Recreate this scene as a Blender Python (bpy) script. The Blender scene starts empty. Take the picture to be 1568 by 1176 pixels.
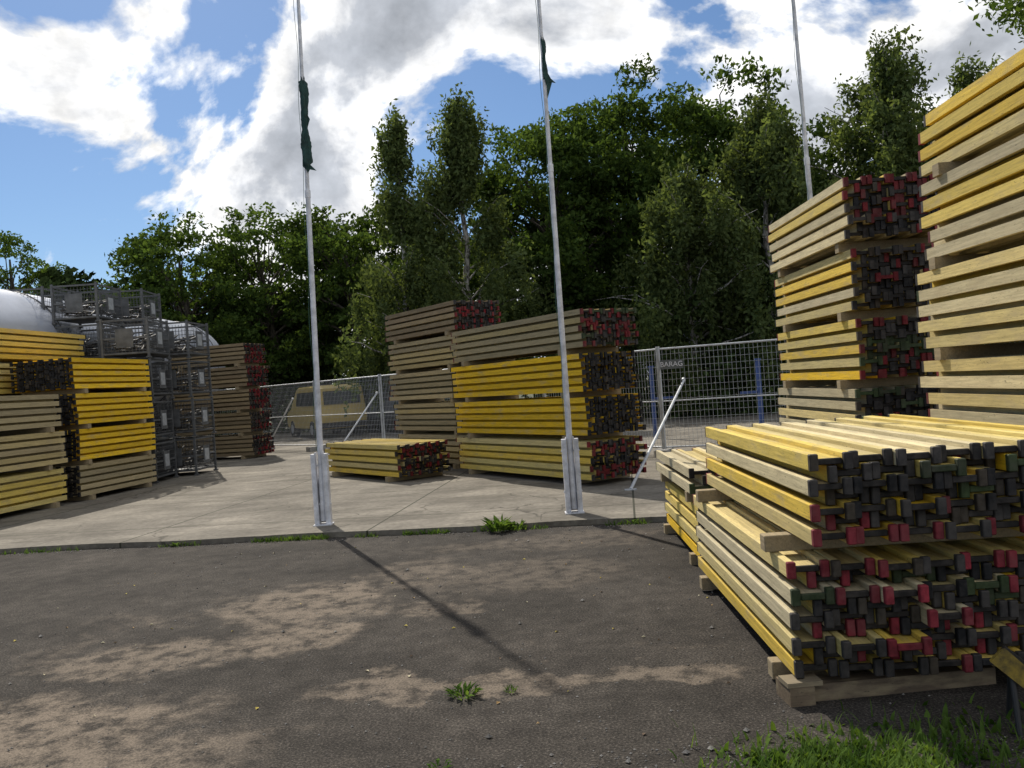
import bpy, math, random
import numpy as np
from mathutils import Vector, Matrix, Euler
random.seed(7); rng=np.random.default_rng(11)
scene=bpy.context.scene
scene.view_settings.view_transform='Standard'
try: scene.view_settings.look='None'
except: pass
scene.view_settings.exposure=0
R=math.radians

# ---------------------------------------------------------------- node helpers
def newmat(name):
    m=bpy.data.materials.new(name); m.use_nodes=True
    nt=m.node_tree; nt.nodes.clear()
    out=nt.nodes.new('ShaderNodeOutputMaterial')
    b=nt.nodes.new('ShaderNodeBsdfPrincipled')
    nt.links.new(b.outputs[0],out.inputs[0])
    return m,nt,b,out
def N(nt,t,**k):
    n=nt.nodes.new(t)
    for a,v in k.items():
        if a in n.inputs.keys(): n.inputs[a].default_value=v
        else: setattr(n,a,v)
    return n
def L(nt,a,b): nt.links.new(a,b)
def ramp(nt,fac,stops):
    r=nt.nodes.new('ShaderNodeValToRGB'); e=r.color_ramp.elements
    while len(e)<len(stops): e.new(0.5)
    for i,(p,c) in enumerate(stops):
        e[i].position=p
        e[i].color=(c,c,c,1) if not hasattr(c,'__len__') else (*c,1)
    if fac is not None: L(nt,fac,r.inputs[0])
    return r
def mixc(nt,fac,a,b,mode='MIX'):
    m=nt.nodes.new('ShaderNodeMix'); m.data_type='RGBA'; m.blend_type=mode
    for s,v in ((0,fac),(6,a),(7,b)):
        if isinstance(v,bpy.types.NodeSocket): L(nt,v,m.inputs[s])
        elif s==0: m.inputs[0].default_value=v
        else: m.inputs[s].default_value=(*v,1)
    return m.outputs[2]
def math_(nt,op,a,b=None,c=None):
    m=nt.nodes.new('ShaderNodeMath'); m.operation=op
    for i,v in enumerate((a,b,c)):
        if v is None: continue
        if isinstance(v,bpy.types.NodeSocket): L(nt,v,m.inputs[i])
        else: m.inputs[i].default_value=v
    return m.outputs[0]
def coords(nt,scale=(1,1,1),kind='Object',rot=(0,0,0),loc=(0,0,0)):
    t=nt.nodes.new('ShaderNodeTexCoord'); m=nt.nodes.new('ShaderNodeMapping')
    m.inputs['Scale'].default_value=scale; m.inputs['Rotation'].default_value=rot; m.inputs['Location'].default_value=loc
    L(nt,t.outputs[kind],m.inputs[0]); return m.outputs[0]
def noise(nt,vec,scale,detail=4,rough=0.55,dist=0):
    n=nt.nodes.new('ShaderNodeTexNoise'); L(nt,vec,n.inputs['Vector'])
    n.inputs['Scale'].default_value=scale; n.inputs['Detail'].default_value=detail
    n.inputs['Roughness'].default_value=rough; n.inputs['Distortion'].default_value=dist
    return n.outputs[0]
def bump(nt,h,b,strength=0.3,dist=0.01):
    n=nt.nodes.new('ShaderNodeBump'); n.inputs['Strength'].default_value=strength; n.inputs['Distance'].default_value=dist
    L(nt,h,n.inputs['Height']); L(nt,n.outputs[0],b.inputs['Normal'])

def simple(name,col,rough=0.6,metal=0.0,var=0.25,scale=6):
    m,nt,b,o=newmat(name)
    n=noise(nt,coords(nt),scale,5,0.6)
    r=ramp(nt,n,[(0.3,tuple(c*(1-var) for c in col)),(0.7,tuple(min(1,c*(1+var*0.6)) for c in col))])
    L(nt,r.outputs[0],b.inputs['Base Color']); b.inputs['Roughness'].default_value=rough; b.inputs['Metallic'].default_value=metal
    return m

def timber_mat():
    m,nt,b,o=newmat('painted_timber')
    a=N(nt,'ShaderNodeAttribute',attribute_name='Col')
    g=noise(nt,coords(nt,(1.2,22,22)),3,6,0.65)
    blot=noise(nt,coords(nt,(1.6,5,5)),2.2,5,0.6)
    gr=ramp(nt,g,[(0.3,0.72),(0.65,1.12)])
    c=mixc(nt,1.0,a.outputs['Color'],gr.outputs[0],'MULTIPLY')
    wf=ramp(nt,blot,[(0.51,0.0),(0.75,0.65)])
    c=mixc(nt,wf.outputs[0],c,(0.38,0.31,0.19))
    fine=noise(nt,coords(nt,(3,30,30)),6,4,0.7)
    df=ramp(nt,fine,[(0.58,0.0),(0.72,0.65)])
    c=mixc(nt,df.outputs[0],c,(0.08,0.06,0.04))
    sp=noise(nt,coords(nt,(7,18,18)),4,3,0.7)
    sf=ramp(nt,sp,[(0.66,0.0),(0.70,0.7)])
    c=mixc(nt,sf.outputs[0],c,(0.05,0.04,0.03))
    L(nt,c,b.inputs['Base Color']); b.inputs['Roughness'].default_value=0.8
    b.inputs['Specular IOR Level'].default_value=0.2
    bump(nt,g,b,0.35,0.004)
    return m
def cap_mat():
    m,nt,b,o=newmat('cap_plastic')
    a=N(nt,'ShaderNodeAttribute',attribute_name='Col')
    g=noise(nt,coords(nt),18,5,0.7)
    gr=ramp(nt,g,[(0.35,0.45),(0.65,1.1)])
    c=mixc(nt,1.0,a.outputs['Color'],gr.outputs[0],'MULTIPLY')
    d=ramp(nt,noise(nt,coords(nt),9,6,0.65),[(0.46,0.0),(0.70,0.65)])
    c=mixc(nt,d.outputs[0],c,(0.06,0.052,0.045))
    L(nt,c,b.inputs['Base Color']); b.inputs['Roughness'].default_value=0.65; b.inputs['Specular IOR Level'].default_value=0.25
    return m
def plain_attr(name,rough):
    m,nt,b,o=newmat(name)
    a=N(nt,'ShaderNodeAttribute',attribute_name='Col')
    g=ramp(nt,noise(nt,coords(nt),9,5,0.6),[(0.3,0.75),(0.7,1.1)])
    L(nt,mixc(nt,1.0,a.outputs['Color'],g.outputs[0],'MULTIPLY'),b.inputs['Base Color'])
    b.inputs['Roughness'].default_value=rough
    return m
def asphalt_mat():
    m,nt,b,o=newmat('asphalt')
    v=coords(nt)
    agg=noise(nt,v,80,3,0.75)
    med=noise(nt,v,6,8,0.7)
    big=noise(nt,v,0.9,5,0.6)
    base=ramp(nt,agg,[(0.32,(0.013,0.0118,0.0105)),(0.52,(0.043,0.0375,0.032)),(0.66,(0.105,0.092,0.078)),(0.74,(0.23,0.205,0.175))])
    br=ramp(nt,big,[(0.3,0.62),(0.7,1.35)])
    c=mixc(nt,1.0,base.outputs[0],br.outputs[0],'MULTIPLY')
    mo=ramp(nt,med,[(0.35,0.68),(0.65,1.3)])
    c=mixc(nt,1.0,c,mo.outputs[0],'MULTIPLY')
    pts=[(-1.75,6.7,.75,.75,.9),(-1.55,5.75,.55,.35,.9),(-2.5,5.5,.7,.35,.8),(-2.6,4.5,1.0,.45,1.0),(-2.3,3.9,1.1,.4,.9),
         (-.5,4.65,.75,.16,.8),(.5,4.6,.7,.16,.7),(-.9,7.6,.6,.5,.5),(.0,7.2,.9,.7,.32),(-.7,6.4,.3,.3,.6),(.3,8.6,1.6,.4,.3)]
    warp=nt.nodes.new('ShaderNodeTexNoise'); L(nt,v,warp.inputs['Vector']); warp.inputs['Scale'].default_value=1.7; warp.inputs['Detail'].default_value=8; warp.inputs['Roughness'].default_value=.66
    ws=N(nt,'ShaderNodeVectorMath',operation='MULTIPLY_ADD'); L(nt,warp.outputs['Color'],ws.inputs[0]); ws.inputs[1].default_value=(1.5,1.5,0)
    ws.inputs[2].default_value=(-.75,-.75,0)
    ad=N(nt,'ShaderNodeVectorMath',operation='ADD'); L(nt,v,ad.inputs[0]); L(nt,ws.outputs[0],ad.inputs[1])
    tot=None
    for (px,py,rx,ry,w) in pts:
        s=N(nt,'ShaderNodeVectorMath',operation='SUBTRACT'); L(nt,ad.outputs[0],s.inputs[0]); s.inputs[1].default_value=(px,py,0)
        q=N(nt,'ShaderNodeVectorMath',operation='MULTIPLY'); L(nt,s.outputs[0],q.inputs[0]); q.inputs[1].default_value=(1/rx,1/ry,0)
        ln=N(nt,'ShaderNodeVectorMath',operation='LENGTH'); L(nt,q.outputs[0],ln.inputs[0])
        mr=N(nt,'ShaderNodeMapRange'); L(nt,ln.outputs['Value'],mr.inputs[0]); mr.inputs[1].default_value=1.08; mr.inputs[2].default_value=0.68; mr.inputs[3].default_value=0; mr.inputs[4].default_value=w
        tot=mr.outputs[0] if tot is None else math_(nt,'MAXIMUM',tot,mr.outputs[0])
    ext=ramp(nt,noise(nt,v,0.55,8,0.68,0.4),[(0.58,0.0),(0.66,0.4)])
    tot=math_(nt,'MAXIMUM',tot,ext.outputs[0])
    tex=ramp(nt,med,[(0.40,0.10),(0.56,1.0)])
    f=math_(nt,'MULTIPLY',tot,tex.outputs[0])
    fa=ramp(nt,agg,[(0.38,0.45),(0.6,1.0)])
    f=math_(nt,'MULTIPLY',f,fa.outputs[0])
    c=mixc(nt,f,c,(0.225,0.182,0.140))
    vo=N(nt,'ShaderNodeTexVoronoi',feature='DISTANCE_TO_EDGE'); L(nt,ad.outputs[0],vo.inputs['Vector']); vo.inputs['Scale'].default_value=0.7
    cr=ramp(nt,vo.outputs['Distance'],[(0.0,0.8),(0.006,0.0)])
    ms=ramp(nt,noise(nt,v,0.5,2),[(0.5,0),(0.6,1)])
    c=mixc(nt,math_(nt,'MULTIPLY',cr.outputs[0],ms.outputs[0]),c,(0.015,0.013,0.011))
    L(nt,c,b.inputs['Base Color']); b.inputs['Roughness'].default_value=0.92; b.inputs['Specular IOR Level'].default_value=0.15
    bump(nt,agg,b,0.9,0.008)
    return m
def concrete_mat():
    m,nt,b,o=newmat('concrete')
    v=coords(nt,rot=(0,0,R(7.5)))
    n1=noise(nt,v,0.8,7,0.65); n2=noise(nt,v,14,6,0.65)
    c0=ramp(nt,n1,[(0.3,(0.115,0.102,0.084)),(0.5,(0.185,0.167,0.138)),(0.7,(0.27,0.243,0.20))])
    g=ramp(nt,n2,[(0.3,0.66),(0.7,1.14)])
    c=mixc(nt,1,c0.outputs[0],g.outputs[0],'MULTIPLY')
    st=ramp(nt,noise(nt,coords(nt,(0.5,1.6,1)),1.1,7,0.7,0.6),[(0.49,0),(0.64,0.65)])
    c=mixc(nt,st.outputs[0],c,(0.075,0.067,0.053))
    br=N(nt,'ShaderNodeTexBrick',offset=0.0); L(nt,v,br.inputs['Vector'])
    br.inputs['Scale'].default_value=1.0; br.inputs['Brick Width'].default_value=3.0; br.inputs['Row Height'].default_value=2.6
    br.inputs['Mortar Size'].default_value=0.014; br.inputs['Mortar Smooth'].default_value=0.3
    c=mixc(nt,br.outputs['Fac'],c,(0.04,0.04,0.027))
    w=nt.nodes.new('ShaderNodeTexNoise'); L(nt,v,w.inputs['Vector']); w.inputs['Scale'].default_value=2.5; w.inputs['Detail'].default_value=6
    ws=N(nt,'ShaderNodeVectorMath',operation='MULTIPLY_ADD'); L(nt,w.outputs['Color'],ws.inputs[0]); ws.inputs[1].default_value=(.6,.6,0); L(nt,v,ws.inputs[2])
    vo=N(nt,'ShaderNodeTexVoronoi',feature='DISTANCE_TO_EDGE'); L(nt,ws.outputs[0],vo.inputs['Vector']); vo.inputs['Scale'].default_value=0.42
    cr=ramp(nt,vo.outputs['Distance'],[(0.0,0.8),(0.007,0.0)])
    ms=ramp(nt,noise(nt,v,0.35,2),[(0.44,0),(0.54,1)])
    c=mixc(nt,math_(nt,'MULTIPLY',cr.outputs[0],ms.outputs[0]),c,(0.04,0.035,0.028))
    L(nt,c,b.inputs['Base Color']); b.inputs['Roughness'].default_value=0.9; b.inputs['Specular IOR Level'].default_value=0.2
    bump(nt,n2,b,0.6,0.01)
    return m
def ground_mat():
    m,nt,b,o=newmat('forest_floor')
    v=coords(nt)
    r=ramp(nt,noise(nt,v,0.6,7,0.7),[(0.3,(0.03,0.04,0.012)),(0.55,(0.05,0.06,0.02)),(0.75,(0.12,0.10,0.06))])
    L(nt,r.outputs[0],b.inputs['Base Color']); b.inputs['Roughness'].default_value=1
    return m
def leaf_mat(name,dark,light,trans=0.35):
    m=bpy.data.materials.new(name); m.use_nodes=True; nt=m.node_tree; nt.nodes.clear()
    out=nt.nodes.new('ShaderNodeOutputMaterial')
    v=coords(nt)
    n=noise(nt,v,5,2,0.7); n2=noise(nt,v,0.5,1,0.6)
    r=ramp(nt,n,[(0.35,dark),(0.62,light)])
    g=ramp(nt,n2,[(0.35,0.7),(0.65,1.25)])
    c=mixc(nt,1,r.outputs[0],g.outputs[0],'MULTIPLY')
    d=nt.nodes.new('ShaderNodeBsdfDiffuse'); L(nt,c,d.inputs[0])
    res=d
    if trans>0:
        t=nt.nodes.new('ShaderNodeBsdfTranslucent')
        tc=mixc(nt,1,c,(1.4,1.35,0.6),'MULTIPLY'); L(nt,tc,t.inputs[0])
        m1=nt.nodes.new('ShaderNodeMixShader'); m1.inputs[0].default_value=trans; L(nt,d.outputs[0],m1.inputs[1]); L(nt,t.outputs[0],m1.inputs[2])
        res=m1
    L(nt,res.outputs[0],out.inputs[0])
    return m
def bark_mat(name,a,bcol):
    m,nt,b,o=newmat(name)
    n=noise(nt,coords(nt,(6,6,1.5)),2.0,6,0.7)
    r=ramp(nt,n,[(0.42,a),(0.55,bcol)]); L(nt,r.outputs[0],b.inputs['Base Color']); b.inputs['Roughness'].default_value=0.9
    bump(nt,n,b,0.5,0.03)
    return m
def hazard_mat():
    m,nt,b,o=newmat('hazard_paint')
    w=N(nt,'ShaderNodeTexWave'); L(nt,coords(nt),w.inputs['Vector']); w.bands_direction='DIAGONAL'; w.inputs['Scale'].default_value=2.2
    r=ramp(nt,w.outputs[0],[(0.0,(0.012,0.012,0.012)),(0.62,(0.35,0.24,0.03))]); r.color_ramp.interpolation='CONSTANT'
    d=ramp(nt,noise(nt,coords(nt),12,5,.7),[(.4,0),(.65,.8)])
    c=mixc(nt,d.outputs[0],r.outputs[0],(0.03,0.025,0.02))
    L(nt,c,b.inputs['Base Color']); return m

TIMBER=timber_mat(); CAP=cap_mat(); ASPH=asphalt_mat(); CONC=concrete_mat(); FLOOR=ground_mat()
GALV=simple('galvanised_steel',(0.46,0.48,0.50),0.5,0.3,0.3,8)
GALVD=simple('weathered_steel',(0.13,0.135,0.14),0.6,0.4,0.4,5)
WHITE=simple('white_paint',(0.62,0.63,0.67),0.45,0,0.35,9)
BLACK=simple('dark_rubber',(0.02,0.02,0.02),0.7)
FOOT=simple('concrete_block',(0.28,0.27,0.25),0.9)
BLUE=simple('blue_paint',(0.025,0.06,0.20),0.5)
TANKM=simple('tank_shell',(0.38,0.41,0.48),0.3,0.15,0.15,1.2)
FLAGM=simple('flag_cloth',(0.015,0.05,0.045),0.85,0,0.5,12)
ROPE=simple('rope',(0.05,0.12,0.09),0.9)
GLASS=simple('dark_glass',(0.015,0.018,0.02),0.3)
VANY=simple('van_paint_yellow',(0.50,0.37,0.11),0.4,0,0.1)
VANG=simple('van_paint_grey',(0.09,0.10,0.12),0.35,0,0.1)
LEAF_R=leaf_mat('broadleaf_foliage',(0.027,0.053,0.014),(0.086,0.132,0.036),.4)
LEAF_B=leaf_mat('birch_foliage',(0.048,0.072,0.028),(0.125,0.162,0.064),.4)
LEAF_D=leaf_mat('distant_foliage',(0.022,0.038,0.013),(0.06,0.088,0.03),0)
LEAF_W=leaf_mat('weed_foliage',(0.045,0.095,0.018),(0.14,0.22,0.05))
BARK=bark_mat('bark',(0.03,0.025,0.02),(0.10,0.085,0.065))
BIRCHBARK=bark_mat('birch_bark',(0.05,0.045,0.04),(0.45,0.43,0.40))

# ---------------------------------------------------------------- mesh builder
class MB:
    def __init__(s): s.v=[];s.f=[];s.m=[];s.c=[]
    def box(s,c,size,mat=0,col=(1,1,1),rot=None):
        hx,hy,hz=size[0]/2,size[1]/2,size[2]/2
        b=len(s.v)
        for dx,dy,dz in ((-1,-1,-1),(1,-1,-1),(1,1,-1),(-1,1,-1),(-1,-1,1),(1,-1,1),(1,1,1),(-1,1,1)):
            p=Vector((dx*hx,dy*hy,dz*hz))
            if rot is not None: p=rot@p
            s.v.append((p.x+c[0],p.y+c[1],p.z+c[2]))
        for f in ((0,3,2,1),(4,5,6,7),(0,1,5,4),(1,2,6,5),(2,3,7,6),(3,0,4,7)):
            s.f.append(tuple(b+i for i in f)); s.m.append(mat); s.c.append(col)
    def tube(s,p0,p1,r0,r1=None,n=8,mat=0,col=(1,1,1),caps=True):
        if r1 is None: r1=r0
        p0=Vector(p0);p1=Vector(p1);d=(p1-p0)
        if d.length<1e-6: return
        d.normalize(); u=d.orthogonal().normalized(); w=d.cross(u)
        b=len(s.v)
        for p,r in ((p0,r0),(p1,r1)):
            for i in range(n):
                a=2*math.pi*i/n; q=p+u*math.cos(a)*r+w*math.sin(a)*r; s.v.append(tuple(q))
        for i in range(n):
            j=(i+1)%n; s.f.append((b+i,b+j,b+n+j,b+n+i)); s.m.append(mat); s.c.append(col)
        if caps:
            s.f.append(tuple(b+i for i in range(n))[::-1]); s.m.append(mat); s.c.append(col)
            s.f.append(tuple(b+n+i for i in range(n))); s.m.append(mat); s.c.append(col)
    def prism(s,poly,z0,z1,mat=0,col=(1,1,1)):
        b=len(s.v);n=len(poly)
        for z in (z0,z1):
            for p in poly: s.v.append((p[0],p[1],z))
        s.f.append(tuple(b+i for i in range(n))[::-1]); s.f.append(tuple(b+n+i for i in range(n)))
        s.m+= [mat,mat]; s.c+=[col,col]
        for i in range(n):
            j=(i+1)%n; s.f.append((b+i,b+j,b+n+j,b+n+i)); s.m.append(mat); s.c.append(col)
    def mesh(s,name,mats,smooth=False):
        me=bpy.data.meshes.new(name); me.from_pydata(s.v,[],s.f)
        for m in mats: me.materials.append(m)
        me.polygons.foreach_set('material_index',s.m)
        ca=me.color_attributes.new('Col','FLOAT_COLOR','CORNER')
        arr=[]
        for f,c in zip(s.f,s.c): arr+= [c[0],c[1],c[2],1.0]*len(f)
        ca.data.foreach_set('color',arr)
        if smooth: me.polygons.foreach_set('use_smooth',[True]*len(s.f))
        me.update(); return me
    def obj(s,name,mats,loc=(0,0,0),rotz=0,parent=None,smooth=False):
        o=bpy.data.objects.new(name,s.mesh(name,mats,smooth)); scene.collection.objects.link(o)
        o.location=loc; o.rotation_euler=(0,0,rotz)
        if parent: o.parent=parent
        return o
def link(name,me,loc,rotz=0,parent=None):
    o=bpy.data.objects.new(name,me); scene.collection.objects.link(o); o.location=loc; o.rotation_euler=(0,0,rotz)
    if parent: o.parent=parent
    return o
def empty(name,loc=(0,0,0),rotz=0):
    e=bpy.data.objects.new(name,None); scene.collection.objects.link(e); e.location=loc; e.rotation_euler=(0,0,rotz); return e

# ---------------------------------------------------------------- ground
def kerb(x): return 9.47-0.13*x
g=MB(); g.v=[(-400,-60,-0.004),(400,-60,-0.004),(400,600,-0.004),(-400,600,-0.004)]; g.f=[(0,1,2,3)]; g.m=[0]; g.c=[(1,1,1)]
g.obj('ground',[FLOOR])
g=MB(); g.v=[(-40,-30,0),(40,-30,0),(40,kerb(40)+.02,0),(-40,kerb(-40)+.02,0)]; g.f=[(0,1,2,3)]; g.m=[0]; g.c=[(1,1,1)]
g.obj('asphalt_yard',[ASPH])
edge=[]
x=-40
while x<=40:
    edge.append((x,kerb(x)+random.uniform(-.02,.02)+ (0.03*math.sin(x*2.1)))); x+=0.2
poly=edge+[(40,26),(-4,30.5),(-6,37.5),(-12,40.5),(-40,46)]
g=MB(); g.prism(poly,0.0,0.06)
slab=g.obj('concrete_pavement',[CONC])

# ---------------------------------------------------------------- beam stacks
YEL=[(0.80,0.50,0.020),(0.74,0.47,0.025),(0.84,0.54,0.03)]
FADE=[(0.68,0.51,0.12),(0.62,0.50,0.18),(0.72,0.50,0.08),(0.55,0.45,0.20),(0.65,0.49,0.13)]
GREY=[(0.37,0.305,0.175),(0.43,0.35,0.20),(0.33,0.275,0.165),(0.47,0.375,0.18)]
BRWN=[(0.28,0.21,0.125),(0.33,0.25,0.14),(0.26,0.20,0.12)]
LITE=[(0.57,0.49,0.30),(0.62,0.525,0.31),(0.64,0.51,0.22),(0.51,0.44,0.28)]
PAL=dict(Y=YEL,F=FADE,G=GREY,B=BRWN,L=LITE,M=FADE+FADE+LITE+YEL[:2],T=FADE+LITE)
RED=(0.20,0.014,0.019); GRN=(0.050,0.078,0.028); BLK=(0.018,0.018,0.020); PNK=(0.27,0.028,0.042); GRY=(0.055,0.05,0.047)
CAPS=dict(r=[RED,RED,BLK,GRY],m=[PNK,PNK,GRN,BLK,BLK,GRY,GRY],k=[BLK],g=[GRN,RED,RED,BLK,GRY])
RS=0.0585
def stack(near,d,length,nb,side,bundles,base=0.06,bevel=False,jit=1.0,seed=0,offs=None,name='timber_beam_stack'):
    rd=random.Random(seed)
    mb=MB(); z=0.09
    W=nb*0.203
    def battens(zc,h=0.085,ext=0.03,off=0):
        for fx in (0.13,0.87):
            mb.box((length*fx+rd.uniform(-.05,.05),side*(W/2+off),zc),(0.09,W+ext*2,h),0,(0.30,0.24,0.15))
    battens(0.045,0.088,0.05)
    for bi,(Ln,pal,cp) in enumerate(bundles):
        boff=rd.uniform(-.035,.035)*jit; loff=rd.uniform(-.06,.06)*jit; yaw=rd.uniform(-.006,.006)*jit
        if offs: boff=side*offs[bi]
        rows=2*Ln-1
        for r in range(rows):
            A=(r%2==0); cnt=nb if A else nb-1
            zc=z+0.04+r*RS
            rl=rd.uniform(-.02,.02)*jit; ry=rd.uniform(-.006,.006)*jit
            rowc=rd.choice(CAPS[cp])
            for i in range(cnt):
                yc=(0.1015+0.203*i)+(0 if A else 0.1015)
                col=rd.choice(PAL[pal]); k=rd.uniform(.82,1.12); col=tuple(c*k for c in col)
                cc=rowc if rd.random()<.45 else rd.choice(CAPS[cp])
                isg=(cc is GRN); k=rd.uniform(.6,1.2); cc=tuple(c*k for c in cc)
                wc=cc if (isg or rd.random()<.12) else (0.022,0.019,0.017)
                x0=loff+rl+rd.uniform(-.02,.02)*jit+(rd.uniform(-.07,.07)*jit if rd.random()<.2 else 0)
                if not A: x0+=0.03
                rot=Matrix.Rotation(yaw+rd.uniform(-.002,.002)*jit,3,'Z')
                def P(px,py,pz):
                    q=rot@Vector((px,py,0)); return (q.x,q.y,pz)
                xm=x0+length/2
                yy=side*yc+boff+ry
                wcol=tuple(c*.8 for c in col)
                sag=rd.uniform(-.002,.002)
                for s_ in (-1,1):
                    mb.box(P(xm,yy+s_*0.08,zc+sag),(length-.03,0.0385,0.078),0,col,rot)
                    fc=cc
                    if rd.random()<.12: fc=(0.06,0.048,0.035)
                    for e in (0,1):
                        mb.box(P(x0+ (0.012 if e==0 else length-.012),yy+s_*0.0795,zc+sag),(0.034,0.0402,0.0795 if fc==cc else .0785),1,fc,rot)
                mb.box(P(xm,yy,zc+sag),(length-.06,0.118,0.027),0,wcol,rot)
                for e in (0,1):
                    o_=0.012 if wc==cc else 0.03
                    mb.box(P(x0+(o_ if e==0 else length-o_),yy,zc+sag),(0.022,0.116,0.031 if wc==cc else 0.029),1,wc,rot)
        z+=(rows-1)*RS+0.08
        if bi<len(bundles)-1:
            battens(z+0.043,0.083,0.03,side*boff); z+=0.088
    ang=math.atan2(d[1],d[0])
    o=mb.obj(name,[TIMBER,CAP],(near[0],near[1],base),ang)
    if bevel:
        m=o.modifiers.new('bevel','BEVEL'); m.width=0.004; m.segments=1; m.limit_method='ANGLE'
    return o
# middle group
stack((1.04,12.26),(-.532,.847),3.95,5,-1,[(5,'F','r'),(5,'Y','k'),(5,'Y','k'),(5,'G','g')],seed=1)
stack((-.93,16.05),(-.56,.83),2.95,5,-1,[(5,'G','r'),(5,'G','r'),(5,'G','r'),(5,'G','r'),(5,'B','r')],seed=2,jit=1.2)
stack((-2.03,14.58),(-.6,.8),2.85,5,-1,[(5,'F','r')],seed=3,jit=1.5)
# left group
stack((-7.69,15.1),(.17,.985),2.35,6,1,[(5,'G','k'),(5,'Y','k'),(5,'Y','k'),(5,'Y','k')],seed=4,jit=.6)
stack((-8.20,12.1),(.165,.986),2.72,6,1,[(5,'F','k'),(5,'G','k'),(5,'G','k')],seed=5)
stack((-9.15,14.0),(.08,.997),3.9,5,1,[(5,'G','k')]*3+[(5,'F','k'),(5,'F','k')],seed=6)
stack((-7.2,23.5),(-.96,.28),2.5,5,-1,[(5,'B','r')]*5,seed=7)
# right group
stack((3.12,7.75),(.012,1),2.4,5,-1,[(5,'F','g'),(5,'L','g'),(5,'M','g'),(5,'T','r'),(5,'T','r')],seed=8,jit=1.0,base=0.06)
stack((2.93,3.9),(.02,1),2.4,5,-1,[(4,'L','r'),(4,'L','m'),(4,'L','r'),(5,'T','m'),(5,'T','r'),(4,'M','m')],seed=9,jit=1.6,base=-.0,offs=[0,0,.02,.06,.09,.15])
stack((1.25,4.06),(.03,1),2.5,7,-1,[(5,'M','m'),(4,'M','m')],seed=16,bevel=True,jit=1.5,base=0.02,offs=[-.01,.09])
stack((1.42,6.9),(.03,1),1.95,6,-1,[(4,'M','m'),(2,'L','m')],seed=12,jit=1.5,base=0.0)

# ---------------------------------------------------------------- flagpoles
def flagpole(x,y,h,leanx,flag=None,seed=0,fat=1.0):
    root=empty('flagpole',(x,y,0.06)); rd=random.Random(seed)
    mb=MB()
    for s_ in (-1,1):
        mb.box((s_*0.072,0,0.43),(0.05,0.10,0.86)); mb.box((s_*0.044,0.0,0.44),(0.006,0.12,0.88))
    mb.box((0,0.064,0.3),(0.10,0.012,0.55))
    mb.box((0,0,0.006),(0.22,0.18,0.012))
    for zb in (0.25,0.72): mb.tube((-.108,0,zb),(.108,0,zb),0.012,n=6)
    o=mb.obj('pole_bracket',[WHITE],parent=root)
    mb=MB(); zs=[(0.05,.036),(1.5,.035),(2.2,.033),(4.0,.029),(4.01,.025),(h,.020)]
    lx=math.tan(R(leanx))
    for (z0,r0),(z1,r1) in zip(zs[:-1],zs[1:]):
        mb.tube((lx*z0,0,z0),(lx*z1,0,z1),r0,r1,n=12)
    mb.tube((lx*3.96,0,3.96),(lx*4.05,0,4.05),.034,n=12)
    mb.tube((lx*h,0,h),(lx*h,0,h+.07),.03,.012,n=10)
    mb.obj('shaft',[WHITE],parent=root,smooth=False)
    mb=MB()
    pr=None
    for i in range(40):
        z=0.9+i*(h-1.1)/39; p=(lx*z-.04-.010*math.sin(i*.7),-.03+.01*math.cos(i*.9),z)
        if pr: mb.tube(pr,p,.003,n=5)
        pr=p
    mb.obj('halyard',[ROPE],parent=root)
    if flag:
        z0,z1=flag; mb=MB(); nr=44; ns=16
        for i in range(nr):
            t=i/(nr-1); z=z0+(z1-z0)*t
            rr=fat*(0.026+0.028*abs(math.sin(t*4.2+seed))*(1-t*.5)+0.008*rd.random())*(0.5 if t<.06 or t>.94 else 1)
            for j in range(ns):
                a=2*math.pi*j/ns; q=rr*(1+.3*math.sin(3*a+t*9)+.15*math.sin(5*a-t*14))
                mb.v.append((lx*z+q*math.cos(a)*1.0+.012,q*math.sin(a)*.8-.02,z+.03*math.sin(a*2+t*7)))
        for i in range(nr-1):
            for j in range(ns):
                k=(j+1)%ns; mb.f.append((i*ns+j,i*ns+k,(i+1)*ns+k,(i+1)*ns+j)); mb.m.append(0); mb.c.append((1,1,1))
        zc=z0+.02
        for (a,b_,c_) in (((.02,-.03,zc),(.13,-.04,zc-.03),(.03,-.03,zc+.08)),((.02,-.03,z1-.35),(.09,-.03,z1-.5),(.02,-.03,z1-.7))):
            n=len(mb.v); mb.v+=[(lx*zc+a[0],a[1],a[2]),(lx*zc+b_[0],b_[1],b_[2]),(lx*zc+c_[0],c_[1],c_[2])]; mb.f.append((n,n+1,n+2)); mb.m.append(0); mb.c.append((1,1,1))
        mb.obj('furled_flag',[FLAGM],parent=root,smooth=True)
    return root
flagpole(-2.39,10.4,6.6,1.2,(4.28,5.4),1)
flagpole(.62,9.96,6.6,0.0,(4.98,5.5),4,.5)
flagpole(3.85,10.5,7.0,-0.9,None,3)

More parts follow.
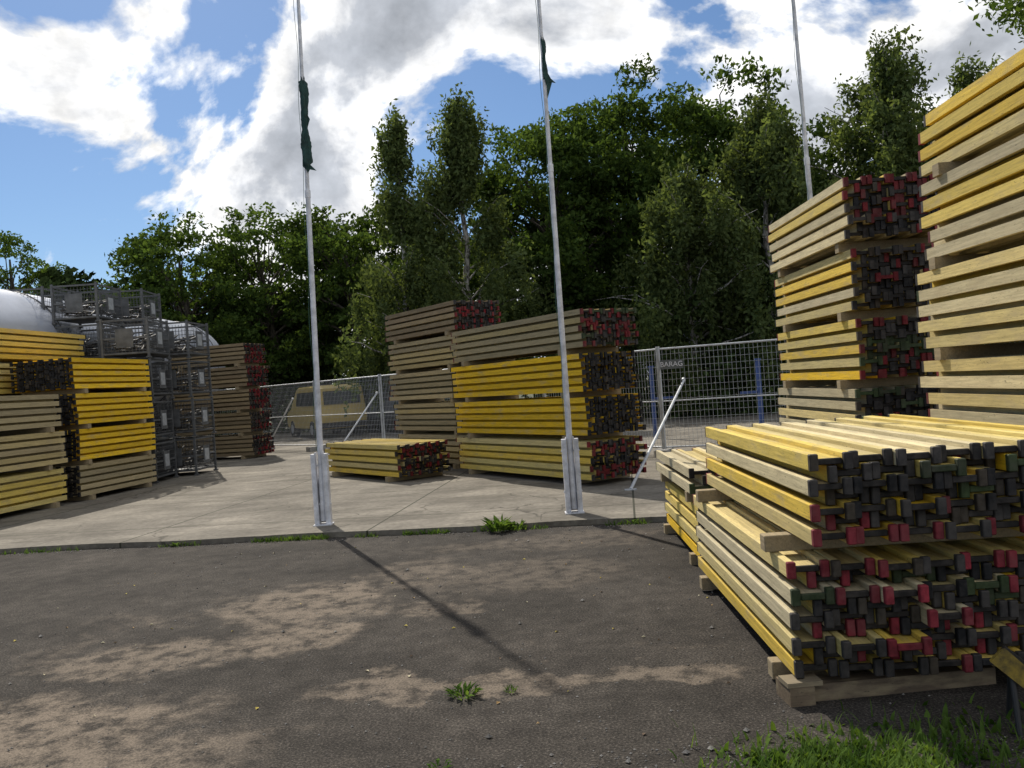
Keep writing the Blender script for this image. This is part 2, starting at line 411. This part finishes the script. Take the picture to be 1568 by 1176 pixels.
# ---------------------------------------------------------------- construction fence
PL=3.4
mb=MB()
for xx in (0.03,PL-.03): mb.tube((xx,0,0.05),(xx,0,2.05),.021,n=8)
for zz in (0.16,1.02,2.0): mb.tube((0.03,0,zz),(PL-.03,0,zz),.017 if zz!=1.02 else .012,n=8)
x=0.09
while x<PL-.05: mb.box((x,0,1.08),(.0045,.0045,1.84)); x+=.075
z=.22
while z<2: mb.box((PL/2,.0,z),(PL-.08,.0045,.0045)); z+=.12
panel_me=mb.mesh('fence_panel',[GALV])
mb=MB(); mb.prism([(-.36,-.11),(-.28,-.14),(.28,-.14),(.36,-.11),(.36,.11),(.28,.14),(-.28,.14),(-.36,.11)],0,.13)
foot_me=mb.mesh('fence_foot',[FOOT])
def fence_line(pts):
    for (a,b) in zip(pts[:-1],pts[1:]):
        a=Vector(a);b=Vector(b);n=max(1,round((b-a).length/PL)); ang=math.atan2((b-a).y,(b-a).x)
        for i in range(n):
            p=a+(b-a)*i/n; rt=empty('construction_fence',(p.x,p.y,.06),ang+random.uniform(-.01,.01))
            o=link('mesh_panel',panel_me,(0,0,0),0,rt); o.scale=((b-a).length/n/PL,1,1)
            link('foot',foot_me,(0.0,0,0),math.pi/2,rt)
fence_line([(-14,29.5),(-8,27.2),(-3.5,22.9),(2.75,16.1)])
fence_line([(2.75,16.1),(6.1,14.9),(12.8,13.2)])
def brace(p0,p1):
    mb=MB(); mb.tube(p0,p1,.022,n=10); p0=Vector(p0)
    mb.tube(p1,(p1[0],p1[1]+.05,p1[2]+.02),.035,n=8)
    mb.box((p0.x,p0.y,.067),(.16,.12,.012)); mb.obj('fence_brace',[GALV])
brace((1.50,11.6,.07),(3.15,15.75,1.45))
brace((-7.6,26.0,.07),(-6.6,25.75,1.6))
brace((-4.6,21.6,.07),(-3.6,22.8,1.6))
rt=empty('fence_sign',(2.98,15.95,1.76),R(-19))
mb=MB(); mb.box((0,0,0),(.42,.012,.17)); mb.obj('sign_plate',[simple('sign_grey',(0.10,0.11,0.11))],parent=rt)
cu=bpy.data.curves.new('lettering','FONT'); cu.body='BARAG'; cu.size=.13; cu.align_x='CENTER'; cu.align_y='CENTER'; cu.extrude=.002
to=bpy.data.objects.new('lettering',cu); scene.collection.objects.link(to); to.parent=rt; to.location=(0,-.011,0); to.rotation_euler=(R(90),0,0); cu.materials.append(WHITE)

mb=MB()
for xx in (0,2.5): mb.box((xx,0,.85),(.10,.10,1.7)); mb.box((xx,0,1.72),(.14,.14,.04))
mb.box((2.25,0,.95),(.4,.05,.06)); mb.box((.28,0,.95),(.46,.05,.06))
mb.obj('blue_steel_gate',[BLUE],(3.35,20.6,.06),R(-6))

# ---------------------------------------------------------------- wire cages
def cage_mesh(lx,ly,h):
    mb=MB()
    for x in (.03,lx-.03):
        for y in (.03,ly-.03):
            mb.box((x,y,h/2),(.045,.045,h-.02)); mb.box((x,y,.02),(.09,.09,.03))
    for z in (.12,h*.5,h-.06):
        for y in (.03,ly-.03): mb.box((lx/2,y,z),(lx-.11,.03,.035))
        for x in (.03,lx-.03): mb.box((x,ly/2,z),(.03,ly-.11,.035))
    mb.box((lx/2,ly/2,.10),(lx-.1,ly-.1,.012))
    n=int(lx/.07)
    for i in range(1,n):
        for y in (.03,ly-.03): mb.box((i*lx/n,y,h/2),(.006,.006,h-.2))
    n=int(ly/.07)
    for i in range(1,n):
        for x in (.03,lx-.03): mb.box((x,i*ly/n,h/2),(.006,.006,h-.2))
    z=.18
    while z<h-.1:
        for y in (.03,ly-.03): mb.box((lx/2,y+.006,z),(lx-.1,.006,.006))
        for x in (.03,lx-.03): mb.box((x+.006,ly/2,z),(.006,ly-.1,.006))
        z+=.09
    mb.box((lx-.002,ly*.5,h*.5),(.012,.36,.40),1); mb.box((lx+.008,ly*.5,h*.5),(.012,.22,.26),2)
    mb.box((lx*.5,-.004,h*.5),(.36,.012,.40),1)
    rd=random.Random(4)
    for i in range(16):
        mb.tube((rd.uniform(.1,lx-.1),.1,rd.uniform(.15,h*.6)),(rd.uniform(.1,lx-.1),ly-.1,rd.uniform(.15,h*.75)),.022,n=6,mat=3)
    return mb.mesh('wire_cage',[GALVD,GALVD,GALV,simple('stored_steel',(0.07,0.065,0.06),0.7)])
CH=.87
cm=cage_mesh(1.0,1.2,CH)
for (cx,cy,n0,n,rz) in ((-8.45,17.75,0,4,.04),(-8.1,19.15,0,4,-.03),(-9.7,18.3,0,5,.02),(-9.35,19.7,0,5,.05),(-10.9,18.4,0,5,0)):
    for i in range(n0,n):
        link('wire_mesh_cage',cm,(cx+random.uniform(-.02,.02),cy+random.uniform(-.02,.02),.06+i*CH),rz+random.uniform(-.01,.01))

# ---------------------------------------------------------------- tank
rt=empty('storage_tank',(-11.0,0,0))
mb=MB(); ns=40
r0=1.45
ys=[(12.0,0),(12.02,.5),(12.15,.85),(12.45,1.15),(12.9,1.36),(13.5,r0)]
ys+= [(13.5+i*1.5,r0) for i in range(1,11)]
last=ys[-1][0]; ys+=[(last+.6,1.36),(last+1.05,1.15),(last+1.35,.85),(last+1.48,.5),(last+1.5,0.01)]
for (y,r) in ys:
    for j in range(ns):
        a=2*math.pi*j/ns; mb.v.append((math.cos(a)*r,y,2.95+math.sin(a)*r))
for i in range(len(ys)-1):
    for j in range(ns):
        k=(j+1)%ns; mb.f.append((i*ns+j,i*ns+k,(i+1)*ns+k,(i+1)*ns+j)); mb.m.append(0); mb.c.append((1,1,1))
mb.obj('shell',[TANKM],parent=rt,smooth=True)
mb=MB()
for y in (15,18,21,24,27.5):
    mb.box((0,y,.78),(2.2,.25,1.45))
    for j in range(ns):
        a=2*math.pi*j/ns; a2=2*math.pi*(j+1)/ns
        mb.tube((math.cos(a)*1.455,y+.6,2.95+math.sin(a)*1.455),(math.cos(a2)*1.455,y+.6,2.95+math.sin(a2)*1.455),.02,n=5)
mb.obj('saddles',[GALVD],parent=rt)

# ---------------------------------------------------------------- warehouse (far left)
rt=empty('brick_warehouse',(-25.3,28,0),R(5))
mb=MB(); mb.box((4.5,6,2.7),(9,12,5.4)); mb.obj('walls',[simple('brick_wall',(0.2,0.12,0.09),0.9,0,.3,5)],parent=rt)
mb=MB()
mb.v=[(-.4,-.4,5.3),(9.4,-.4,5.3),(9.4,12.4,5.3),(-.4,12.4,5.3),(4.5,-.4,7.0),(4.5,12.4,7.0)]
mb.f=[(0,4,5,3),(1,2,5,4),(0,1,4),(2,3,5),(0,3,2,1)]; mb.m=[0]*5; mb.c=[(1,1,1)]*5
mb.obj('roof',[simple('roof_felt',(0.05,0.035,0.03),0.9)],parent=rt)
mb=MB()
for i in range(4):
    mb.box((9.01,1.7+i*2.8,3.2),(.05,1.4,1.6)); mb.box((1.2+i*2.2,-.01,3.2),(1.2,.05,1.6))
mb.obj('windows',[GLASS],parent=rt)
mb=MB()
for i in range(4):
    mb.box((9.05,1.7+i*2.8,2.36),(.12,1.6,.08)); mb.box((9.05,1.7+i*2.8,3.2),(.06,.05,1.6))
mb.obj('sills',[WHITE],parent=rt)

# ---------------------------------------------------------------- vans
def van(loc,rz,paint):
    rt=empty('parked_van',loc,rz)
    prof=[(-2.35,.35),(2.3,.35),(2.42,.55),(2.38,.95),(1.75,1.12),(1.05,1.9),(.8,1.98),(-2.1,1.98),(-2.32,1.85),(-2.42,.8)]
    mb=MB(); n=len(prof)
    secs=[(-.95,1,0),(-.90,1,0.0),(.90,1,0),(.95,1,0)]
    for (y,_,_) in secs:
        ins=.05 if abs(y)>.93 else 0
        for (px,pz) in prof:
            tuck=.12*max(0,(pz-1.0))
            yy=y-math.copysign(tuck,y)
            mb.v.append((px*(1-ins*.5),yy,(pz-1.1)*(1-ins)+1.1))
    for s_ in range(3):
        for i in range(n):
            j=(i+1)%n; mb.f.append((s_*n+i,s_*n+j,(s_+1)*n+j,(s_+1)*n+i)); mb.m.append(0); mb.c.append((1,1,1))
    mb.f.append(tuple(range(n))); mb.f.append(tuple(3*n+i for i in range(n))[::-1]); mb.m+=[0,0]; mb.c+=[(1,1,1)]*2
    mb.obj('body',[paint],parent=rt)
    mb=MB()
    for s_ in (-1,1):
        for (x0,x1) in ((-2.1,-1.1),(-1.0,.1),(.2,.85)):
            mb.box(((x0+x1)/2,s_*.885,1.5),(x1-x0,.03,.52),rot=Matrix.Rotation(s_*R(7),3,'X'))
    rotw=Matrix.Rotation(R(48),3,'Y')
    mb.box((1.42,0,1.53),(.93,1.5,.03),rot=rotw)
    mb.box((-2.38,0,1.5),(.03,1.4,.5),rot=Matrix.Rotation(R(5),3,'Y'))
    mb.obj('windows',[GLASS],parent=rt)
    mb=MB()
    for wx in (-1.5,1.5):
        for s_ in (-1,1):
            mb.tube((wx,s_*.72,.33),(wx,s_*.97,.33),.33,n=20)
    mb.box((2.42,0,.48),(.12,1.8,.22)); mb.box((-2.42,0,.48),(.12,1.8,.2)); mb.box((2.40,0,.78),(.04,.9,.14))
    mb.obj('wheels_and_bumpers',[BLACK],parent=rt)
    mb=MB()
    for s_ in (-1,1): mb.box((2.40,s_*.7,.8),(.05,.3,.18))
    for wx in (-1.5,1.5):
        for s_ in (-1,1): mb.tube((wx,s_*.96,.33),(wx,s_*.98,.33),.19,n=14)
    mb.obj('lamps_and_hubs',[GALV],parent=rt)
van((-7.5,34.2,.06),R(118),VANY)
van((-5.1,35.6,.06),R(100),VANG)

# ---------------------------------------------------------------- trees
def leaves(P,l,w,rg,up=0.0):
    n=len(P)
    u=rg.normal(size=(n,3)); u[:,2]-=up; u/=np.linalg.norm(u,axis=1)[:,None]
    t=rg.normal(size=(n,3)); v=np.cross(u,t); v/=np.linalg.norm(v,axis=1)[:,None]
    s=rg.uniform(.6,1.3,size=(n,1))
    Lx=u*l*s; W=v*w*s
    V=np.stack([P-Lx,P+W,P+Lx*1.0,P-W],axis=1).reshape(-1,3)
    return V
def tree_obj(name,wood,P,l,w,mats,loc,rg,up=0.0):
    V=leaves(P,l,w,rg,up)
    wv=np.array(wood.v,dtype=float).reshape(-1,3); nw=len(wv)
    allv=np.vstack([wv,V]) if nw else V
    q=(np.arange(len(P)*4)+nw)
    wf=np.array([i for f in wood.f for i in f],dtype=np.int64)
    loops=np.concatenate([wf,q]) if nw else q
    sizes=np.concatenate([np.array([len(f) for f in wood.f],dtype=np.int64),np.full(len(P),4)]) if nw else np.full(len(P),4)
    starts=np.concatenate([[0],np.cumsum(sizes)[:-1]])
    me=bpy.data.meshes.new(name)
    me.vertices.add(len(allv)); me.vertices.foreach_set('co',allv.astype(np.float32).ravel())
    me.loops.add(len(loops)); me.loops.foreach_set('vertex_index',loops.astype(np.int32))
    me.polygons.add(len(sizes)); me.polygons.foreach_set('loop_start',starts.astype(np.int32)); me.polygons.foreach_set('loop_total',sizes.astype(np.int32))
    for m in mats: me.materials.append(m)
    mi=np.concatenate([np.zeros(len(wood.f)),np.ones(len(P))]).astype(np.int32)
    me.polygons.foreach_set('material_index',mi)
    me.update(calc_edges=True); me.validate()
    o=bpy.data.objects.new(name,me); scene.collection.objects.link(o); o.location=loc
    return o
def limb(w,p0,p1,r0,r1,rg,seg=4,wob=.15,n=6):
    p0=np.array(p0,float);p1=np.array(p1,float); ln=np.linalg.norm(p1-p0); pr=p0
    for i in range(1,seg+1):
        t=i/seg; p=p0+(p1-p0)*t
        if i<seg: p=p+rg.normal(size=3)*wob*ln/seg*.6
        p[2]+=math.sin(t*math.pi)*.06*ln*(1 if i<seg else 0)
        ra=r0+(r1-r0)*(i-1)/seg; rb=r0+(r1-r0)*t
        w.tube(pr,p,ra,rb,n=n,caps=False); pr=p
def broad(x,y,h,rad,seed,nc=80,nl=420,base=.12,name='deciduous_tree'):
    rg=np.random.default_rng(seed); w=MB()
    top=np.array([rg.uniform(-.5,.5),rg.uniform(-.5,.5),h*.80])
    limb(w,(0,0,-.1),top,.035*h*.7,.05,rg,7,.12,9)
    pts=[]
    for i in range(nc):
        t=rg.uniform(base,1)**.8
        prof=math.sin(math.pi*min(1,(t*.72+.16)))**.6
        a=rg.uniform(0,2*math.pi); rr=rad*prof*(.3+.7*math.sqrt(rg.uniform()))
        lump=1+.20*math.sin(a*3+seed)+.12*math.sin(a*5+t*6)
        c=np.array([math.cos(a)*rr*lump,math.sin(a)*rr*lump,(t*.93+.03*math.sin(a*2+seed))*h])
        if t>.85:
            c[2]-= .05*h*(rr/rad)**2*4
        rc=rg.uniform(.6,1.2)*(rad/5)**.5
        nt_=int(25*rc*rc*nl/420)
        d=rg.normal(size=(nt_,3)); d/=np.linalg.norm(d,axis=1)[:,None]
        tw=c+d*rc*(rg.uniform(size=(nt_,1))**.4)*np.array([1.15,1.15,.75])
        n=16
        q=np.repeat(tw,n,axis=0)+rg.normal(size=(nt_*n,3))*np.array([.20,.20,.09])
        pts.append(q)
        if i%2==0:
            zt=max(.12*h,min(c[2]*.72,h*.76)); tr=top*(zt/top[2]); tr[2]=zt
            limb(w,tr,c,.05+.012*rad*(1-t),.015,rg,4,.2,5)
    P=np.vstack(pts); P=P[P[:,2]>.15]
    return tree_obj(name,w,P,.125,.06,[BARK,LEAF_R],(x,y,0),rg)
def birch(x,y,h,rad,seed,ns=330,shape=1.0,name='birch_tree'):
    rg=np.random.default_rng(seed); w=MB()
    top=np.array([rg.uniform(-.5,.5),rg.uniform(-.3,.3),h*.98])
    limb(w,(0,0,-.1),top,.016*h,.015,rg,8,.1,8)
    pts=[]; mains=[]
    ph=rg.uniform(0,6)
    for i in range(40):
        t=rg.uniform(.2,.98); a=rg.uniform(0,2*math.pi)
        prof=(1-t)**(shape)*(min(1,t*2.6))*1.5*(1+.35*math.sin(2*a+ph+t*5))
        rr=.15+rad*prof*rg.uniform(.5,1.15); c=np.array([math.cos(a)*rr,math.sin(a)*rr,t*h+.3+.12*rr])
        z0=t*h*.88; tr=top*(z0/top[2]); tr[2]=z0
        limb(w,tr,c,.05*(1-t)+.015,.008,rg,4,.15,5); mains.append((tr,c,t))
    for i in range(ns):
        tr,c,t=mains[rg.integers(len(mains))]
        f=rg.uniform(.35,1.05); s=tr+(c-tr)*f+rg.normal(size=3)*.18
        if rg.uniform()<.04: s=top+np.array([rg.normal()*.12,rg.normal()*.12,rg.uniform(-1.6,.2)])
        ln=(rg.uniform(.6,2.8)*(1-.7*t)+.3)
        n=int(62*ln*rg.uniform(.5,1.25)/1.2)
        k=rg.uniform(size=(n,1)); dr=rg.normal(size=2)*.16
        off=np.hstack([k*dr[0],k*dr[1],-k*ln])
        sp=.06+.13*(1-k)
        pts.append(s+off+rg.normal(size=(n,3))*sp)
    P=np.vstack(pts); P=P[P[:,2]>.3]
    return tree_obj(name,w,P,.095,.045,[BIRCHBARK,LEAF_B],(x,y,0),rg,up=.8)

broad(-29,50,13.6,3.4,21,50,300)
broad(-24.5,50,9.5,4.0,22,50,330)
broad(-20,47,9.6,4.0,23,60,360)
broad(-15.6,42,11.2,4.2,24,80)
broad(-11.6,42.5,11.8,3.9,25,80)
broad(-7.3,41,11.6,3.7,26,80)
broad(-18.5,41,7.5,3.2,36,50,350)
birch(-4.0,32.5,12.0,3.1,31,460,1.1)
birch(-1.2,33,12.7,4.3,32,640,1.2)
broad(2.2,37,13.6,4.2,27,95)
broad(5.4,37.5,15.4,4.8,28,120)
broad(9.2,37,14.9,4.1,29,95)
broad(-3.0,38.5,9.6,3.6,30,60)
birch(9.0,29,10.8,4.3,33,560,.85)
birch(6.3,29.5,8.6,3.4,38,400,.8)
broad(12.4,33,11.6,3.8,34,80)
birch(13.2,28.5,12.4,4.4,35,580,.9)
birch(16.2,30,11.8,4.2,37,480,.8)

rg=np.random.default_rng(5); pts=[]
for i in range(400):
    x=rg.uniform(-42,32); hmax=(7.0+1.5*math.sin(x*.5)+1.0*math.sin(x*1.3+1))
    if x>-1: hmax+=1.5
    y=rg.uniform(43,50) if x<-3 else rg.uniform(39.5,46)
    z=rg.uniform(.2,1)**.8*hmax; rc=rg.uniform(.9,1.7)
    n=int(125*rc*rc); d=rg.normal(size=(n,3)); d/=np.linalg.norm(d,axis=1)[:,None]
    pts.append(np.array([x,y,z])+d*rc*rg.uniform(size=(n,1))**.4*np.array([1.2,1.2,.8]))
P=np.vstack(pts); P=P[P[:,2]>0]
w=MB()
for i in range(60):
    x=rg.uniform(-40,32); y=rg.uniform(41,47)
    if x<-3: y+=3
    w.tube((x,y,0),(x+rg.normal()*.4,y,8),.16,.06,n=6,caps=False)
tree_obj('distant_trees',w,P,.25,.14,[BARK,LEAF_D],(0,0,0),rg)
pts=[]
for i in range(300):
    x=rg.uniform(-20,22); y=(40.0 if x<-6 else (34 if x<-3.5 else 31.2))+rg.uniform(0,3.5)
    if x>5: y=28+rg.uniform(0,4)
    z=rg.uniform(.1,2.6 if rg.uniform()<.7 else 4.2); rc=rg.uniform(.5,1.1)
    n=int(210*rc*rc); d=rg.normal(size=(n,3)); d/=np.linalg.norm(d,axis=1)[:,None]
    pts.append(np.array([x,y,z])+d*rc*rg.uniform(size=(n,1))**.4*np.array([1.2,1.2,.8]))
P=np.vstack(pts); P=P[P[:,2]>0]
tree_obj('undergrowth',MB(),P,.13,.07,[LEAF_D,LEAF_D],(0,0,0),rg)
rg=np.random.default_rng(77); w=MB(); limb(w,(0,0,-.1),(0.2,0.1,8.5),.17,.04,rg,7,.1,10); pts=[]
ends=[(-2.75,-1.6,5.15),(-2.3,-1.9,5.6),(-2.0,-.9,6.2),(-1.4,.9,6.0),(1.6,.8,5.6),(1.2,-1.5,6.3),(.2,1.7,7.2),(.3,-.3,8.4),(-1.0,-1.3,7.4),(1.9,0,7.2)]
for e in ends:
    e=np.array(e); limb(w,(0.05,0.03,e[2]*.72),e,.05,.01,rg,5,.12,6)
    for k in range(30):
        f=rg.uniform(.6,1.0); s=np.array([0.05,.03,e[2]*.72])*(1-f)+e*f+rg.normal(size=3)*.16
        n=60; pts.append(s+rg.normal(size=(n,3))*np.array([.13,.13,.08]))
tree_obj('ash_tree',w,np.vstack(pts),.042,.018,[BARK,LEAF_R],(7.85,9.7,0),rg)

# ---------------------------------------------------------------- weeds, grass, gravel
def weed(name,x,y,z,r,n,h,seed):
    rg=np.random.default_rng(seed); mb=MB()
    for i in range(n):
        a=rg.uniform(0,2*math.pi); rr=r*math.sqrt(rg.uniform())*.7; bx,by=math.cos(a)*rr,math.sin(a)*rr
        a2=a+rg.normal()*.7; ln=r*rg.uniform(.35,.8); hh=h*rg.uniform(.35,1); wd=ln*rg.uniform(.12,.24)
        dx,dy=math.cos(a2),math.sin(a2); px,py=-dy,dx
        b=len(mb.v)
        mb.v+=[(bx,by,0),(bx+dx*ln*.4+px*wd,by+dy*ln*.4+py*wd,hh*.7),(bx+dx*ln*.45,by+dy*ln*.45,hh*.62),(bx+dx*ln*.4-px*wd,by+dy*ln*.4-py*wd,hh*.7),(bx+dx*ln,by+dy*ln,hh*rg.uniform(.5,1.05))]
        mb.f+=[(b,b+1,b+4,b+2),(b,b+2,b+4,b+3)]; mb.m+=[0,0]; mb.c+=[(1,1,1)]*2
    return mb.obj(name,[LEAF_W],(x,y,z))
weed('weed_plant',-.25,9.44,.0,.17,110,.17,1)
weed('weed_plant',-.04,9.42,.0,.10,50,.12,11)
weed('weed_plant',-.36,4.45,0,.085,50,.065,2)
weed('weed_plant',-.12,4.47,0,.04,22,.04,3)
weed('weed_plant',-.42,3.62,0,.06,20,.03,31)
weed('weed_plant',1.2,9.35,.0,.08,35,.07,4)
weed('weed_plant',-4.0,9.95,.0,.08,35,.07,14)
mbk=MB(); rg=np.random.default_rng(9)
def blade(mb,x,y,z,h,lean,w,rg):
    a=rg.uniform(0,2*math.pi); dx,dy=math.cos(a),math.sin(a); b=len(mb.v)
    mb.v+=[(x-dy*w,y+dx*w,z),(x+dy*w,y-dx*w,z),(x+dx*lean*.4+dy*w*.7,y+dy*lean*.4-dx*w*.7,z+h*.6),(x+dx*lean*.4-dy*w*.7,y+dy*lean*.4+dx*w*.7,z+h*.6),(x+dx*lean,y+dy*lean,z+h)]
    mb.f+=[(b,b+1,b+2,b+3),(b+3,b+2,b+4)]; mb.m+=[0,0]; mb.c+=[(1,1,1)]*2
for (x0,x1,n) in ((-3.1,-2.2,300),(-1.9,-1.6,40),(-1.35,-.8,160),(-4.2,-3.7,60),(.9,1.35,80),(-6.4,-5.2,90),(-.6,.3,80)):
    for i in range(n):
        x=rg.uniform(x0,x1); y=kerb(x)-.04+rg.normal()*.03
        blade(mbk,x,y,0,rg.uniform(.02,.07),rg.uniform(.02,.07),rg.uniform(.003,.008),rg)
mbk.obj('kerb_weeds',[LEAF_W])
mbg=MB()
for i in range(16000):
    x=rg.uniform(.45,2.4); y=rg.uniform(2.9,3.95)
    c=math.exp(-((x-1.18)/.32)**2-((y-3.30)/.24)**2)+.3*math.exp(-((x-.72)/.16)**2-((y-3.2)/.08)**2)+.15*math.exp(-((x-1.75)/.3)**2-((y-3.5)/.25)**2)
    if rg.uniform()>c*1.3: continue
    if rg.uniform()<.5: blade(mbg,x,y,0,rg.uniform(.01,.06),rg.uniform(.02,.045),rg.uniform(.007,.015),rg)
    else: blade(mbg,x,y,0,rg.uniform(.02,.09),rg.uniform(.02,.08),rg.uniform(.0015,.004),rg)
mbg.obj('grass',[LEAF_W])
mb=MB()
for i in range(3000):
    if i<1500: x=rg.uniform(-4,2.0); y=rg.uniform(3.0,9.3)
    elif i<2200: x=rg.normal()*.8+.3; y=rg.uniform(3.0,3.7)
    else: x=rg.uniform(-6,2); y=kerb(x)-abs(rg.normal())*.12-.03
    s=rg.uniform(.002,.008)*(2.1 if rg.uniform()<.05 else 1); b=len(mb.v); col=rg.uniform(.10,.33)
    for d in ((1,0,0),(0,1,0),(-1,0,0),(0,-1,0),(0,0,.8),(0,0,-.5)):
        mb.v.append((x+d[0]*s*rg.uniform(.7,1.3),y+d[1]*s*rg.uniform(.7,1.3),s*.4+d[2]*s))
    for f in ((0,1,4),(1,2,4),(2,3,4),(3,0,4),(1,0,5),(2,1,5),(3,2,5),(0,3,5)):
        mb.f.append(tuple(b+k for k in f)); mb.m.append(0); mb.c.append((col,col*.93,col*.84))
mb.obj('gravel',[plain_attr('stone',.9)])
mb=MB()
for i in range(130):
    x=rg.uniform(-4,1.8); y=rg.uniform(3,9.2); a=rg.uniform(0,6.28); s=rg.uniform(.006,.018); b=len(mb.v)
    dx,dy=math.cos(a)*s,math.sin(a)*s
    mb.v+=[(x-dx,y-dy,.003),(x+dy*.6,y-dx*.6,.008),(x+dx,y+dy,.004),(x-dy*.6,y+dx*.6,.012)]; mb.f.append((b,b+1,b+2,b+3)); mb.m.append(0)
    mb.c.append(random.choice([(.45,.36,.06),(.35,.22,.08),(.5,.45,.3),(.12,.08,.05)]))
mb.obj('fallen_leaves',[plain_attr('dry_leaf',.8)])
mb=MB(); mb.box((0,0,.02),(.7,.12,.06)); mb.obj('kerb_stone',[CONC],(.95,3.02,0),R(2))

# hazard barrier at lower right
rt=empty('hazard_barrier',(2.12,3.60,0),R(-20))
mb=MB(); mb.box((0.02,0,.16),(.46,.03,.09),rot=Matrix.Rotation(R(42),3,'Y')); mb.obj('striped_board',[hazard_mat()],parent=rt)
mb=MB()
for xx,zt in ((-.10,.26),(.12,.08)):
    mb.tube((xx,.03,zt),(xx,-.08,0),.012); mb.tube((xx,.03,zt),(xx,.14,0),.012)
mb.obj('legs',[BLACK],parent=rt)
mb=MB(); mb.box((0,0,.042),(.12,.18,.084),0,(.16,.12,.08)); mb.box((.52,.0,.04),(.90,.10,.08),0,(.13,.10,.07)); mb.box((0.02,-.02,.096),(.17,.12,.022),0,(.22,.18,.12))
mb.obj('wooden_sleeper',[TIMBER],(1.25,4.11,0),R(4))

# ---------------------------------------------------------------- light & world
az=R(-22); el=R(46)
ts=Vector((math.sin(az)*math.cos(el),math.cos(az)*math.cos(el),math.sin(el)))
sl=bpy.data.lights.new('sun','SUN'); sl.energy=5.0; sl.angle=R(.55); sl.color=(1,.93,.82)
so=bpy.data.objects.new('sun',sl); scene.collection.objects.link(so); so.rotation_euler=ts.to_track_quat('Z','Y').to_euler(); so.location=(-10,20,30)
wd=bpy.data.worlds.new('World'); scene.world=wd; wd.use_nodes=True; nt=wd.node_tree; nt.nodes.clear()
out=nt.nodes.new('ShaderNodeOutputWorld')
sky=N(nt,'ShaderNodeTexSky',sky_type='NISHITA'); sky.sun_disc=False; sky.sun_elevation=el; sky.sun_rotation=az; sky.air_density=1.0; sky.dust_density=.4; sky.ozone_density=2.7
tint=mixc(nt,1,sky.outputs[0],(0.80,0.95,1.10),'MULTIPLY')
b1=nt.nodes.new('ShaderNodeBackground'); L(nt,tint,b1.inputs[0]); b1.inputs[1].default_value=.085
tc=nt.nodes.new('ShaderNodeTexCoord'); sp=nt.nodes.new('ShaderNodeSeparateXYZ'); L(nt,tc.outputs['Generated'],sp.inputs[0])
zz=math_(nt,'ADD',math_(nt,'MAXIMUM',sp.outputs[2],0.0),.75)
cx=math_(nt,'DIVIDE',sp.outputs[0],zz); cy=math_(nt,'DIVIDE',sp.outputs[1],zz)
cb=nt.nodes.new('ShaderNodeCombineXYZ'); L(nt,cx,cb.inputs[0]); L(nt,cy,cb.inputs[1]); cb.inputs[2].default_value=7.1
n1=noise(nt,cb.outputs[0],4.4,10,.56,.3)
bias=N(nt,'ShaderNodeMapRange'); L(nt,sp.outputs[0],bias.inputs[0]); bias.inputs[1].default_value=-.46; bias.inputs[2].default_value=-.20; bias.inputs[3].default_value=-.055; bias.inputs[4].default_value=.055
bz=N(nt,'ShaderNodeMapRange'); L(nt,sp.outputs[2],bz.inputs[0]); bz.inputs[1].default_value=.1; bz.inputs[2].default_value=.38; bz.inputs[3].default_value=-.03; bz.inputs[4].default_value=.02
den=math_(nt,'ADD',math_(nt,'ADD',n1,bias.outputs[0]),bz.outputs[0])
mask=ramp(nt,den,[(0.478,0),(0.498,.4),(0.53,1)])
shade=ramp(nt,den,[(0.48,(0.85,0.89,0.95)),(0.535,(1.22,1.21,1.19)),(0.59,(0.95,0.96,0.98)),(0.645,(0.56,0.59,0.645)),(0.74,(0.42,0.45,0.50))])
n2=noise(nt,cb.outputs[0],12,8,.6)
s2=ramp(nt,n2,[(0.3,.72),(0.7,1.3)])
cc=mixc(nt,1,shade.outputs[0],s2.outputs[0],'MULTIPLY')
b2=nt.nodes.new('ShaderNodeBackground'); L(nt,cc,b2.inputs[0]); b2.inputs[1].default_value=1.0
mx=nt.nodes.new('ShaderNodeMixShader'); L(nt,mask.outputs[0],mx.inputs[0]); L(nt,b1.outputs[0],mx.inputs[1]); L(nt,b2.outputs[0],mx.inputs[2]); L(nt,mx.outputs[0],out.inputs[0])

# ---------------------------------------------------------------- camera
cam=bpy.data.cameras.new('camera'); co=bpy.data.objects.new('camera',cam); scene.collection.objects.link(co)
a=R(4.0); M=Matrix(((math.cos(a),math.sin(a),0,0),(0,0,-1,0),(-math.sin(a),math.cos(a),0,1.6),(0,0,0,1)))
co.matrix_world=M; cam.sensor_width=36; cam.lens=30.2; cam.clip_end=2000; cam.clip_start=.05
scene.camera=co
